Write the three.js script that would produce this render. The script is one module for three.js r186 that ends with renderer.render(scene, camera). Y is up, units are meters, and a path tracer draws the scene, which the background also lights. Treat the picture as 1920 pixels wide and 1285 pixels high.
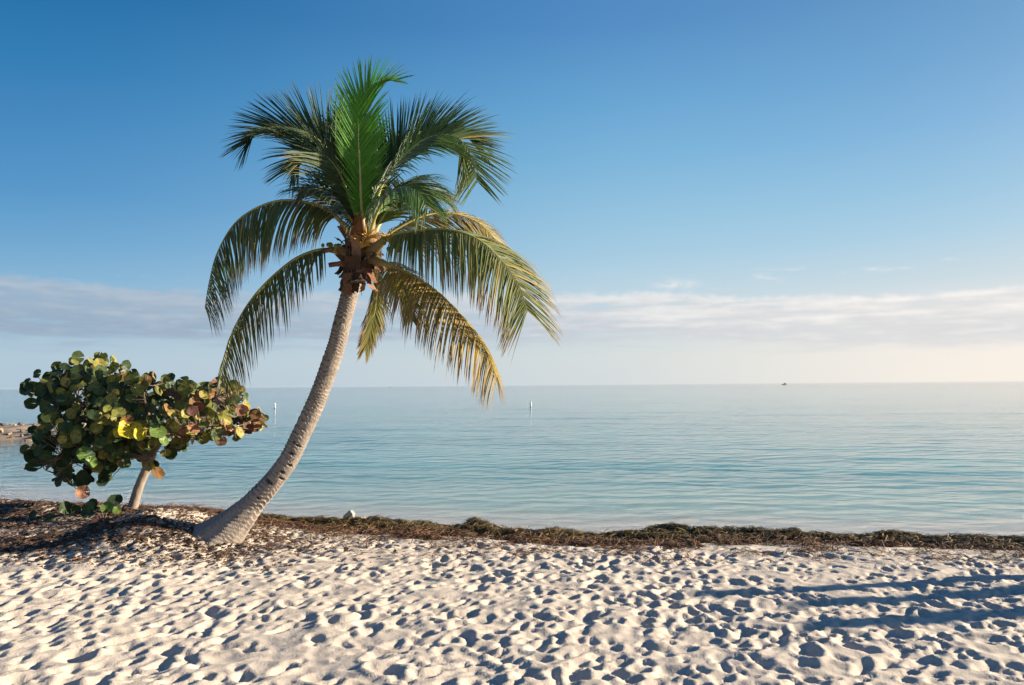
import * as THREE from 'three';
import { mergeGeometries } from 'three/addons/utils/BufferGeometryUtils.js';

// ---------------------------------------------------------------- camera, sky, sun, exposure
const EXPOSURE = 2.8;
const scene = new THREE.Scene();
const camera = new THREE.PerspectiveCamera(49.3, 1920 / 1285, 0.1, 30000);
camera.position.set(0, 2.1, 0);
camera.rotation.set(0.0574, 0, -0.0073, 'YXZ');
const renderer = new THREE.WebGLRenderer({ antialias: true });
renderer.toneMapping = THREE.LinearToneMapping;
renderer.toneMappingExposure = EXPOSURE;
renderer.shadowMap.enabled = true;

const SUN_AZ = 81 * Math.PI / 180, SUN_EL = 18 * Math.PI / 180;      // azimuth from the viewing axis, towards +x
const sunDir = new THREE.Vector3(Math.sin(SUN_AZ) * Math.cos(SUN_EL), Math.sin(SUN_EL), -Math.cos(SUN_AZ) * Math.cos(SUN_EL));
const sun = new THREE.DirectionalLight(new THREE.Color().setRGB(1, 0.86, 0.67), 5);
sun.position.copy(sunDir).multiplyScalar(60).add(new THREE.Vector3(0, 0, -9));
sun.target.position.set(0, 0, -9);
sun.castShadow = true; sun.shadow.radius = 1.7;
sun.shadow.mapSize.set(4096, 4096);
Object.assign(sun.shadow.camera, { left: -16, right: 16, top: 12, bottom: -12, near: 1, far: 140 });
scene.add(sun, sun.target);

// ---------------------------------------------------------------- seeded noise and small helpers
function rng(seed) { let a = seed >>> 0; return () => { a = (a + 0x6d2b79f5) | 0; let t = Math.imul(a ^ (a >>> 15), 1 | a); t = (t + Math.imul(t ^ (t >>> 7), 61 | t)) ^ t; return ((t ^ (t >>> 14)) >>> 0) / 4294967296; }; }
const perm = new Uint8Array(512), gx = new Float32Array(256), gy = new Float32Array(256);
{ const r = rng(11), p = [...Array(256).keys()]; for (let i = 255; i > 0; i--) { const j = Math.floor(r() * (i + 1)); [p[i], p[j]] = [p[j], p[i]]; } for (let i = 0; i < 512; i++) perm[i] = p[i & 255]; for (let i = 0; i < 256; i++) { const a = r() * Math.PI * 2; gx[i] = Math.cos(a); gy[i] = Math.sin(a); } }
function noise(x, y) {
  const ix = Math.floor(x), iy = Math.floor(y), fx = x - ix, fy = y - iy, X = ix & 255, Y = iy & 255;
  const u = fx * fx * fx * (fx * (fx * 6 - 15) + 10), v = fy * fy * fy * (fy * (fy * 6 - 15) + 10);
  const d = (i, j) => { const h = perm[perm[(X + i) & 255] + ((Y + j) & 255)]; return gx[h] * (fx - i) + gy[h] * (fy - j); };
  const a = d(0, 0), b = d(1, 0), c = d(0, 1), e = d(1, 1);
  return (a + (b - a) * u + (c - a) * v + (a - b - c + e) * u * v) * 1.5;
}
function fbm(x, y, o = 4, g = 0.5) { let s = 0, a = 1, n = 0; for (let i = 0; i < o; i++) { s += a * noise(x, y); n += a; a *= g; x = x * 2.03 + 17.3; y = y * 2.03 - 9.1; } return s / n; }
const ss = (a, b, x) => { const t = Math.min(1, Math.max(0, (x - a) / (b - a))); return t * t * (3 - 2 * t); };
const mix = (a, b, t) => a + (b - a) * t;
const V = (x, y, z) => new THREE.Vector3(x, y, z);
const lin = (r, g, b) => new THREE.Color().setRGB(r, g, b);
const s2l = (c) => c.map((x) => { x /= 255; return x <= 0.04045 ? x / 12.92 : ((x + 0.055) / 1.055) ** 2.4; });
const taken = {};
function numbered(n) { const k = taken[n] = (taken[n] ?? -1) + 1; return k ? n + '_' + String(k).padStart(3, '0') : n; }
function add(o, parent) { o.castShadow = o.receiveShadow = true; parent.add(o); return o; }
function part(name, geo, mat, parent) { const m = new THREE.Mesh(geo, mat); m.name = name; return add(m, parent); }
function thing(name, label, category, pos = [0, 0, 0], group) { const g = new THREE.Group(); g.name = numbered(name); g.position.set(...pos); g.userData = { label, category }; if (group) g.userData.group = group; scene.add(g); return g; }
function setting(name, geo, mat, label, category) { const m = new THREE.Mesh(geo, mat); m.name = name; m.userData = { kind: 'structure', label, category }; return add(m, scene); }

// ---------------------------------------------------------------- sky: air and a low band of cloud
{
  // colour of clear air by height above the horizon, at three bearings from the sun
  const EL = [0, 2, 4, 7, 10, 13, 17, 21, 26, 34, 50, 90];
  const SKY = [
    [20, [[255, 246, 232], [255, 246, 233], [252, 245, 233], [240, 238, 232], [224, 232, 234], [208, 222, 234], [184, 206, 232], [160, 190, 226], [136, 172, 214], [106, 150, 202], [68, 118, 182], [40, 94, 164]]],
    [47, [[250, 241, 229], [249, 241, 231], [239, 236, 230], [207, 221, 228], [180, 211, 230], [160, 200, 227], [138, 184, 222], [120, 169, 212], [104, 153, 199], [84, 134, 188], [60, 112, 176], [40, 94, 164]]],
    [75, [[212, 219, 221], [214, 221, 221], [205, 218, 223], [188, 212, 226], [164, 202, 225], [147, 193, 222], [123, 179, 217], [104, 164, 210], [84, 141, 196], [68, 124, 182], [50, 106, 172], [40, 94, 164]]],
    [115, [[178, 198, 214], [178, 201, 216], [165, 194, 214], [135, 181, 213], [110, 166, 208], [88, 151, 201], [72, 138, 192], [52, 125, 181], [36, 109, 166], [32, 100, 160], [34, 94, 160], [40, 94, 164]]],
    [180, [[170, 192, 211], [170, 194, 212], [156, 188, 211], [126, 174, 209], [100, 158, 202], [80, 144, 194], [64, 130, 186], [46, 118, 174], [34, 104, 162], [32, 98, 158], [34, 94, 160], [40, 94, 164]]],
  ].map(([a, c]) => [a, c.map(s2l)]);
  const W = 4096, Hh = 2048, data = new Float32Array(W * Hh * 4);
  const colAt = (row, e) => { let i = 0; while (i < EL.length - 2 && e > EL[i + 1]) i++; const t = ss(0, 1, 0) + Math.min(1, Math.max(0, (e - EL[i]) / (EL[i + 1] - EL[i]))), a = row[i], b = row[i + 1]; return [mix(a[0], b[0], t), mix(a[1], b[1], t), mix(a[2], b[2], t)]; };
  for (let j = 0; j < Hh; j++) {
    const e = ((j + 0.5) / Hh - 0.5) * 180, er = Math.max(e, 0);
    const cols = SKY.map(([, c]) => colAt(c, er));
    for (let i = 0; i < W; i++) {
      const th = ((i + 0.5) / W - 0.5) * 2 * Math.PI;                     // x = cos, z = sin
      const az = Math.atan2(Math.cos(th), -Math.sin(th));                 // bearing from -z towards +x
      let d = Math.abs(az - SUN_AZ); if (d > Math.PI) d = 2 * Math.PI - d; d *= 180 / Math.PI;
      let k = 0; while (k < SKY.length - 2 && d > SKY[k + 1][0]) k++;
      const h = SKY[k + 1][0] - SKY[k][0], t = Math.min(1, Math.max(0, (d - SKY[k][0]) / h)), kp = Math.max(0, k - 1), kn = Math.min(SKY.length - 1, k + 2);
      const smooth = (q) => { const a = cols[k][q], c = cols[k + 1][q], m0 = k ? (c - cols[kp][q]) / (SKY[k + 1][0] - SKY[kp][0]) * h : 0, m1 = kn > k + 1 ? (cols[kn][q] - a) / (SKY[kn][0] - SKY[k][0]) * h : 0, t2 = t * t, t3 = t2 * t; return Math.max(0, (2 * t3 - 3 * t2 + 1) * a + (t3 - 2 * t2 + t) * m0 + (3 * t2 - 2 * t3) * c + (t3 - t2) * m1); };
      let r = smooth(0), g = smooth(1), b = smooth(2);
      if (e > 0 && e < 14) {                                               // stratus band and a few cumulus heads
        const A = az * 180 / Math.PI, wob = fbm(A / 14 + 40, 3.1, 3) * 1.1;
        const top = mix(7.0, 5.9, ss(2, 30, A)) + wob * 0.6, bot = 3.6 - 0.9 * ss(8, 25, A) + fbm(A / 9, 8.7, 3) * 0.5;
        const sunny = ss(105, 60, d), tex = fbm(A / 7.5 + 11, e / 0.7 + 2, 5, 0.55), fine = fbm(A / 2.2, e / 0.33, 4, 0.55);
        const puff = fbm(A / 1.1 + 5, e / 0.55 + 30, 4, 0.55);
        let band = ss(top + 0.25 + puff * 0.35, top - 0.35 + puff * 0.35, e) * ss(bot - 0.8, bot + 0.7, e + tex * 1.3 + fine * 0.35);
        let den = band * ss(-0.5, 0.15, tex + 0.35 * fine + 0.22 * ss(90, 115, d) + 0.24 * sunny);
        // thin streaks below and above the band
        den = Math.max(den, 0.55 * ss(0.15, 0.6, fbm(A / 9 - 3, e / 0.34 + 70, 4)) * ss(2.2, 2.8, e) * ss(4.4, 3.7, e));
        den = Math.max(den, 0.6 * ss(0.2, 0.75, fbm(A / 3.5 - 8, e / 0.5 + 50, 5)) * ss(6.4, 7.2, e) * ss(9, 7.6, e));
        den = Math.max(den, 0.9 * Math.exp(-(((A - 12.5) / 1.3) ** 2) - (((e - 7.45) / 0.3) ** 2)) * ss(-0.35, 0.35, puff + 0.1));
        const warm = ss(112, 52, d), lit = ss(-0.5, 0.7, tex * 0.8 + 0.5 * fine + (e - 5) * 0.22);
        const dark = [mix(150, 221, warm), mix(171, 221, warm), mix(193, 223, warm)], bright = [mix(176, 254, warm), mix(192, 249, warm), mix(208, 243, warm)];
        const c = s2l([0, 1, 2].map((q) => mix(dark[q], bright[q], lit)));
        den = Math.min(0.95, den * 0.97);
        r = mix(r, c[0], den); g = mix(g, c[1], den); b = mix(b, c[2], den);
      }
      const o = (j * W + i) * 4;
      data[o] = r / EXPOSURE; data[o + 1] = g / EXPOSURE; data[o + 2] = b / EXPOSURE; data[o + 3] = 1;
    }
  }
  const tex = new THREE.DataTexture(data, W, Hh, THREE.RGBAFormat, THREE.FloatType);
  tex.mapping = THREE.EquirectangularReflectionMapping; tex.magFilter = THREE.LinearFilter; tex.colorSpace = THREE.LinearSRGBColorSpace; tex.needsUpdate = true;
  scene.background = tex; scene.environment = tex;
}

// ---------------------------------------------------------------- textures
function dataTex(n, fn, srgb) {
  const d = new Uint8Array(n * n * 4);
  for (let j = 0; j < n; j++) for (let i = 0; i < n; i++) { const c = fn(i / n, j / n), o = (j * n + i) * 4; d[o] = c[0] * 255; d[o + 1] = c[1] * 255; d[o + 2] = c[2] * 255; d[o + 3] = 255; }
  const t = new THREE.DataTexture(d, n, n); t.magFilter = THREE.LinearFilter; t.wrapS = t.wrapT = THREE.RepeatWrapping; if (srgb) t.colorSpace = THREE.SRGBColorSpace; t.needsUpdate = true; return t;
}
const cl = (x) => Math.min(1, Math.max(0, x));
// periodic noise on the unit square
function pn(u, v, k, s) { const x = u * k, y = v * k, ix = Math.floor(x), iy = Math.floor(y), fx = x - ix, fy = y - iy, h = (i, j) => perm[perm[(((ix + i) % k) + s * 7) & 255] + ((((iy + j) % k) + s * 13) & 255)] / 255, a = fx * fx * (3 - 2 * fx), b = fy * fy * (3 - 2 * fy); return mix(mix(h(0, 0), h(1, 0), a), mix(h(0, 1), h(1, 1), a), b) * 2 - 1; }

// ---------------------------------------------------------------- the lie of the land
const shoreZ = (x) => -(12.14 - 0.1 * Math.max(0, x) + Math.min(14, Math.max(0, -x)) * (0.26 + 0.008 * Math.min(12, Math.max(0, -x))) ) + fbm(x * 0.22 + 3, 1.7, 3) * 0.35;   // waterline
const SEA = -0.25;
function land(x, z) {
  const off = shoreZ(x) - z;                                              // > 0 out at sea
  let h = -0.25 * ss(-3.2, 0, off) * ss(-4, 0.4, off);
  if (off > -0.3) h = mix(h, -0.25 - Math.max(0, off) * 0.11 * ss(-0.5, 3.5, off), ss(-0.3, 0.3, off));
  if (off > 0) h = Math.max(h, -0.25 - 1.4 * (1 - Math.exp(-off / 14)));
  // sand banked up round the two trees
  const ridge = ss(-2.9, -5.2, x), cz = -11.2 - 0.22 * Math.max(0, -x - 6);
  h += ridge * 0.36 * Math.exp(-(((z - cz) / (z > cz ? 1.35 : 0.95)) ** 2)) * (1 + 0.25 * fbm(x * 0.5, z * 0.5 + 5, 2));
  h += 0.30 * Math.exp(-(((x + 4.8) / 0.72) ** 2) - (((z + 9.95) / 0.75) ** 2));
  h += 0.04 * fbm(x * 0.35 + 9, z * 0.45, 3) * ss(0.2, -1, off);
  return h;
}

// relief of trodden sand, on a fine raster
const RX0 = -11, RX1 = 11, RZ0 = -15.5, RZ1 = -3, RS = 0.02, RW = Math.round((RX1 - RX0) / RS) + 1, RH = Math.round((RZ1 - RZ0) / RS) + 1;
const relief = new Float32Array(RW * RH);
const trodden = (x, z) => ss(-1.3, -2.6, shoreZ(x) - z) * (1 - 0.75 * Math.exp(-(((x + 5.8) / 2.2) ** 2) - (((z + 10.9) / 1.2) ** 2)));
{
  const r = rng(5);
  for (let j = 0; j < RH; j++) for (let i = 0; i < RW; i++) {
    const x = RX0 + i * RS, z = RZ0 + j * RS, calm = 0.75 + 0.3 * ss(-0.35, 0.3, fbm(x * 0.3 + 2, z * 0.4, 2));
    const wx = x + 0.10 * noise(x * 2.3, z * 2.3 + 8), wz = z + 0.10 * noise(x * 2.3 + 40, z * 2.3);
    relief[j * RW + i] = (0.040 * fbm(wx * 1.5, wz * 1.9, 3) + 0.040 * (0.5 - Math.abs(noise(wx * 2.7 + 7, wz * 3.3))) * calm + 0.020 * (0.5 - Math.abs(noise(wx * 5.6 + 3, wz * 6.4))) * calm + 0.007 * noise(wx * 12, wz * 13) * calm);
  }
  const stamp = (cx, cz, ang, L, Wd, dep) => {
    const ca = Math.cos(ang), sa = Math.sin(ang), R = L * 1.1, i0 = Math.max(0, Math.floor((cx - R - RX0) / RS)), i1 = Math.min(RW - 1, Math.ceil((cx + R - RX0) / RS)), j0 = Math.max(0, Math.floor((cz - R - RZ0) / RS)), j1 = Math.min(RH - 1, Math.ceil((cz + R - RZ0) / RS));
    const base = relief[Math.min(RH - 1, Math.max(0, Math.round((cz - RZ0) / RS))) * RW + Math.min(RW - 1, Math.max(0, Math.round((cx - RX0) / RS)))] * 0.5, s1 = r() * 50, push = r() * 6.28;
    for (let j = j0; j <= j1; j++) for (let i = i0; i <= i1; i++) {
      const dx = RX0 + i * RS - cx, dz = RZ0 + j * RS - cz, u = dx * ca + dz * sa, v = -dx * sa + dz * ca;
      const q = Math.hypot(u / (L * 0.5), v / (Wd * 0.5 * (1 + 0.18 * Math.sin(u * 9)))) + 0.34 * noise(dx * 8 + s1, dz * 8);
      if (q > 2.1) continue;
      const k = j * RW + i, floor = base - dep * (1 - 0.25 * q * q) + 0.006 * noise(dx * 20 + s1, dz * 20);
      relief[k] = mix(relief[k], floor, ss(1.12, 0.62, q));
      const rim = Math.exp(-(((q - 1.35) / 0.3) ** 2));
      relief[k] += rim * dep * (0.32 + 0.26 * Math.cos(Math.atan2(dz, dx) - push) + 0.28 * noise(dx * 26 + s1, dz * 26));
    }
  };
  for (let n = 0; n < 15000; n++) {
    const x = RX0 + r() * (RX1 - RX0), z = RZ0 + r() * (RZ1 - RZ0), a = r() * Math.PI, big = r();
    const calm = fbm(x * 0.3 + 2, z * 0.4, 2);
    if (r() > trodden(x, z) * (0.95 + 0.9 * calm)) { r(); r(); r(); r(); continue; }
    const sz = 0.42 + 0.55 * r() * r(), L = (0.20 + 0.16 * r()) * sz, Wd = (0.11 + 0.11 * r()) * sz, dep = (0.014 + 0.042 * r()) * (0.35 + 0.75 * sz) * (big < 0.15 ? 1.3 : 1);
    if (big > 0.55) { stamp(x, z, a, L * 0.8, Wd * 0.85, dep); stamp(x + Math.cos(a) * L * 0.62, z + Math.sin(a) * L * 0.62, a, L * 0.62, Wd * 0.72, dep * 0.85); } else stamp(x, z, a, L, Wd, dep);
  }
  // loose sand slumps to its angle of rest
  const rest = Math.tan(39 * Math.PI / 180) * RS;
  for (let it = 0; it < 14; it++) for (let j = 1; j < RH - 1; j++) for (let i = 1; i < RW - 1; i++) {
    const k = j * RW + i;
    for (const o of [1, RW, -1, -RW]) { const d = relief[k] - relief[k + o]; if (d > rest) { const m = (d - rest) * 0.25; relief[k] -= m; relief[k + o] += m; } }
  }
}
function reliefAt(x, z) {
  const fx = (x - RX0) / RS, fz = (z - RZ0) / RS;
  if (fx < 0 || fz < 0 || fx >= RW - 1 || fz >= RH - 1) return 0.03 * fbm(x * 2, z * 2, 3);
  const i = Math.floor(fx), j = Math.floor(fz), a = fx - i, b = fz - j, k = j * RW + i;
  return mix(mix(relief[k], relief[k + 1], a), mix(relief[k + RW], relief[k + RW + 1], a), b);
}
function groundY(x, z) {
  const off = shoreZ(x) - z, t = mix(0.18, 1, trodden(x, z)) * ss(0.3, -1.2, off);
  let y = land(x, z) + (off < 0.3 ? 0.86 * t * reliefAt(x, z) : 0);
  if (off > 0) y += 0.012 * noise(x * 1.3, z * 4) * ss(0, 2, off);
  return y;
}
function lines(from, to, fine, growLo, growHi, lo, hi) {                     // even steps between from and to, growing beyond
  const a = []; for (let v = from; v <= to + 1e-6; v += fine) a.push(v);
  for (let v = to, s = fine; v < hi;) { s *= growHi; v += s; a.push(v); }
  for (let v = from, s = fine; v > lo;) { s *= growLo; v -= s; a.unshift(v); }
  return a;
}
function sheet(xs, zs, h, uvScale = 1) {
  const nx = xs.length, nz = zs.length, pos = new Float32Array(nx * nz * 3), uv = new Float32Array(nx * nz * 2), idx = new Uint32Array((nx - 1) * (nz - 1) * 6);
  for (let j = 0, k = 0; j < nz; j++) for (let i = 0; i < nx; i++, k++) { pos[k * 3] = xs[i]; pos[k * 3 + 1] = h(xs[i], zs[j], i, j); pos[k * 3 + 2] = zs[j]; uv[k * 2] = xs[i] * uvScale; uv[k * 2 + 1] = -zs[j] * uvScale; }
  for (let j = 0, k = 0; j < nz - 1; j++) for (let i = 0; i < nx - 1; i++) { const a = j * nx + i, b = a + 1, c = a + nx, d = c + 1; idx[k++] = a; idx[k++] = c; idx[k++] = b; idx[k++] = b; idx[k++] = c; idx[k++] = d; }
  const g = new THREE.BufferGeometry(); g.setAttribute('position', new THREE.BufferAttribute(pos, 3)); g.setAttribute('uv', new THREE.BufferAttribute(uv, 2)); g.setIndex(new THREE.BufferAttribute(idx, 1)); g.computeVertexNormals(); return g;
}
{
  const r = rng(8), N = 1024, spots = new Float32Array(N * N);
  for (let n = 0; n < 5200; n++) { const x = Math.floor(r() * N), y = Math.floor(r() * N), q = r(), s = q < 0.96 ? 1 : 2 + Math.floor(r() * 2), v = 0.25 + 0.6 * r(), a = r() * 3.14; for (let t = 0; t < (q < 0.9 ? 1 : 9); t++) { const px = x + Math.round(Math.cos(a) * t), py = y + Math.round(Math.sin(a) * t); for (let i = 0; i < s; i++) spots[(((py + i) & (N - 1)) * N) + ((px) & (N - 1))] = v; } }
  const col = dataTex(N, (u, v) => { const k = Math.floor(v * N) * N + Math.floor(u * N), g = 0.93 + 0.07 * (r() * 2 - 1) * 0.8 + 0.035 * pn(u, v, 16, 1) + 0.03 * pn(u, v, 64, 2), d = spots[k] * 0.75; return [cl(mix(g, 0.42, d)), cl(mix(g * 0.985, 0.34, d)), cl(mix(g * 0.965, 0.27, d))]; }, true);
  const bump = dataTex(N, (u, v) => { const g = 0.5 + 0.16 * pn(u, v, 48, 3) + 0.12 * pn(u, v, 128, 4) + 0.13 * pn(u, v, 256, 5) + 0.14 * (r() - 0.5); return [cl(g), cl(g), cl(g)]; });
  for (const t of [col, bump]) t.repeat.set(0.5, 0.5);
  const mat = new THREE.MeshStandardMaterial({ vertexColors: true, color: lin(0.52, 0.462, 0.395), map: col, bumpMap: bump, bumpScale: 0.005, roughness: 0.95 });
  const xs = lines(-7.4, 7.4, 0.024, 1.05, 1.05, -9000, 9000);
  const zA = []; for (let z = -11.6; z <= -4.2; z += 0.024) zA.push(z);
  for (let z = -11.6, s = 0.03; z > -12000;) { s = z > -16 ? 0.05 : s * 1.07; z -= s; zA.unshift(z); }
  for (let z = zA[zA.length - 1], s = 0.03; z < 400;) { s *= 1.09; z += s; zA.push(z); }
  // turtle grass grows in patches on the bottom of the bay
  const bed = sheet(xs, zA, groundY), bp = bed.attributes.position, bc = new Float32Array(bp.count * 3);
  for (let i = 0; i < bp.count; i++) { const x = bp.getX(i), z = bp.getZ(i), off = shoreZ(x) - z, k = off > 2 ? ss(2, 9, off) * ss(-0.42, 0.1, fbm(x * 0.09 + 7, z * 0.2, 4) + 0.25 * ss(10, 60, off)) * 0.4 : 0; bc[i * 3] = mix(1, 0.22, k); bc[i * 3 + 1] = mix(1, 0.33, k); bc[i * 3 + 2] = mix(1, 0.36, k); }
  bed.setAttribute('color', new THREE.BufferAttribute(bc, 3));
  setting('beach_ground', bed, mat, 'pale trodden coral sand beach running down under the sea', 'sand');
}

// ---------------------------------------------------------------- the sea
{
  const r = rng(21), comps = [];
  for (let n = 0; n < 40; n++) { const L = 0.3 * Math.pow(45, n / 39), a = -0.12 + (r() - 0.5) * (L < 2.5 ? 1.2 : 0.7), k = 2 * Math.PI / L; comps.push([Math.sin(a) * k, Math.cos(a) * k, r() * 6.28, L < 2.2 ? 0.0014 * Math.pow(L, 0.75) : 0.0019 * Math.pow(L / 2.2, 0.55), L]); }
  const xs = lines(-13, 13, 0.13, 1.045, 1.045, -9500, 9500), zs = [];
  for (let z = -10.4, s = 0.055; z > -12000;) { zs.unshift(z); s = z > -24 ? 0.055 : s * 1.014; z -= s; }
  const wave = (x, z, i, j) => {
    const dz = j > 0 ? zs[j] - zs[j - 1] : 1e3, dx = i > 0 ? xs[i] - xs[i - 1] : 1e3, off = shoreZ(x) - z;
    const gust = 0.5 + 0.85 * ss(-0.5, 0.5, fbm(x * 0.04 + 3, z * 0.13, 4)), shal = ss(-0.2, 2.5, off) * 0.85 + 0.15;
    let h = 0;
    for (const [kx, kz, ph, A, L] of comps) { const f = ss(2.5 * Math.max(dz, dx * 0.6), 5 * Math.max(dz, dx * 0.6), L); if (f > 0) h += f * A * Math.sin(kx * x + kz * z + ph + 1.2 * noise(x * 0.21 + L * 9, z * 0.3)); }
    return SEA + h * gust * shal;
  };
  // fine ripples: one tile of waves that repeat over 41 m
  const N = 2048, T = 41, hgt = new Float32Array(N * N);
  for (let n = 0; n < 70; n++) {
    const L = 0.16 * Math.pow(9, r()), a = -0.15 + (r() - 0.5) * 1.7, kx = Math.round(Math.sin(a) * T / L), kz = Math.round(Math.cos(a) * T / L), A = 0.0011 * Math.pow(L, 0.9), ph = r() * 6.28;
    const w = 2 * Math.PI / N, cz = Math.cos(kx * w), sz = Math.sin(kx * w);
    for (let j = 0; j < N; j++) { let c = Math.cos(kz * w * j + ph), s = Math.sin(kz * w * j + ph); for (let i = 0, o = j * N; i < N; i++) { hgt[o++] += A * s; const t = c * cz - s * sz; s = s * cz + c * sz; c = t; } }
  }
  const tx = new Float32Array(N * N * 4); for (let k = 0; k < N * N; k++) { tx[k * 4] = tx[k * 4 + 1] = tx[k * 4 + 2] = 0.5 + hgt[k] / 0.02; tx[k * 4 + 3] = 1; }
  const ripple = new THREE.DataTexture(tx, N, N, THREE.RGBAFormat, THREE.FloatType); ripple.wrapS = ripple.wrapT = THREE.RepeatWrapping; ripple.magFilter = THREE.LinearFilter; ripple.repeat.set(1 / T, 1 / T); ripple.needsUpdate = true;
  const mat = new THREE.MeshPhysicalMaterial({ color: 0xffffff, roughness: 0.06, ior: 1.333, transmission: 1, thickness: 1, attenuationColor: lin(0.26, 0.80, 0.87), attenuationDistance: 2.8, bumpMap: ripple, bumpScale: 0.02 });
  setting('sea', sheet(xs, zs, wave), mat, 'calm clear turquoise sea with small ripples reaching the horizon', 'sea');
}
// ---------------------------------------------------------------- shared builders
function tube(pts, radii, sides = 8, opt = {}) {
  // pts: points along the middle; radii: one each, or a function of (share along, angle) in metres
  const cur = new THREE.CatmullRomCurve3(pts, false, 'centripetal'), n = opt.steps ?? Math.max(6, pts.length * 3), pos = [], uv = [], idx = [], len = cur.getLength();
  const rad = (t, a) => { if (typeof radii === 'function') return radii(t, a); const f = t * (radii.length - 1), i = Math.min(radii.length - 2, Math.floor(f)); return mix(radii[i], radii[i + 1], f - i); };
  let T0 = cur.getTangentAt(0), N = Math.abs(T0.y) < 0.9 ? V(0, 1, 0) : V(0, 0, 1); N.addScaledVector(T0, -N.dot(T0)).normalize();
  for (let k = 0; k <= n; k++) {
    const t = k / n, P = cur.getPointAt(t), T = cur.getTangentAt(t); N.addScaledVector(T, -N.dot(T)).normalize(); const B = V(0, 0, 0).crossVectors(T, N);
    for (let s = 0; s <= sides; s++) { const a = s / sides * Math.PI * 2, q = rad(t, s === sides ? 0 : a), sq = opt.flat ?? 1; const p = P.clone().addScaledVector(N, Math.cos(a) * q * sq).addScaledVector(B, Math.sin(a) * q); pos.push(p.x, p.y, p.z); uv.push(s / sides * (opt.round ?? 0.5), t * len); }
  }
  for (let k = 0; k < n; k++) for (let s = 0; s < sides; s++) { const a = k * (sides + 1) + s, b = a + sides + 1; idx.push(a, a + 1, b, b, a + 1, b + 1); }
  for (const [k, flip] of [[0, 1], [n, 0]]) { const P = cur.getPointAt(k / n), c = pos.length / 3; pos.push(P.x, P.y, P.z); uv.push(0, 0); for (let s = 0; s < sides; s++) { const a = k * (sides + 1) + s; flip ? idx.push(c, a + 1, a) : idx.push(c, a, a + 1); } }
  const g = new THREE.BufferGeometry(); g.setAttribute('position', new THREE.Float32BufferAttribute(pos, 3)); g.setAttribute('uv', new THREE.Float32BufferAttribute(uv, 2)); g.setIndex(idx); g.computeVertexNormals();
  const nm = g.attributes.normal; for (let k = 0; k <= n; k++) { const a = k * (sides + 1), b = a + sides; const x = nm.getX(a) + nm.getX(b), y = nm.getY(a) + nm.getY(b), z = nm.getZ(a) + nm.getZ(b), l = Math.hypot(x, y, z) || 1; nm.setXYZ(a, x / l, y / l, z / l); nm.setXYZ(b, x / l, y / l, z / l); }
  return g;
}
function tinted(g, fn) { const p = g.attributes.position, c = new Float32Array(p.count * 3); for (let i = 0; i < p.count; i++) { const q = fn(p.getX(i), p.getY(i), p.getZ(i), i); c.set(q, i * 3); } g.setAttribute('color', new THREE.BufferAttribute(c, 3)); return g; }
function lump(seed, rough = 0.25, detail = 2) {                               // a broken stone of about unit size
  const g = new THREE.IcosahedronGeometry(0.5, detail), p = g.attributes.position, r = rng(seed), cuts = [];
  for (let i = 0; i < 9; i++) cuts.push([V(r() - 0.5, r() - 0.5, r() - 0.5).normalize(), 0.30 + 0.14 * r()]);
  for (let i = 0; i < p.count; i++) { const v = V(p.getX(i), p.getY(i), p.getZ(i)); const d = 1 + rough * fbm(v.x * 3 + seed, v.y * 3 + v.z * 2.3, 3); v.multiplyScalar(d); for (const [n, k] of cuts) { const q = v.dot(n) - k; if (q > 0) v.addScaledVector(n, -q * 0.9); } p.setXYZ(i, v.x, v.y, v.z); }
  g.computeVertexNormals(); return g;
}

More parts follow.
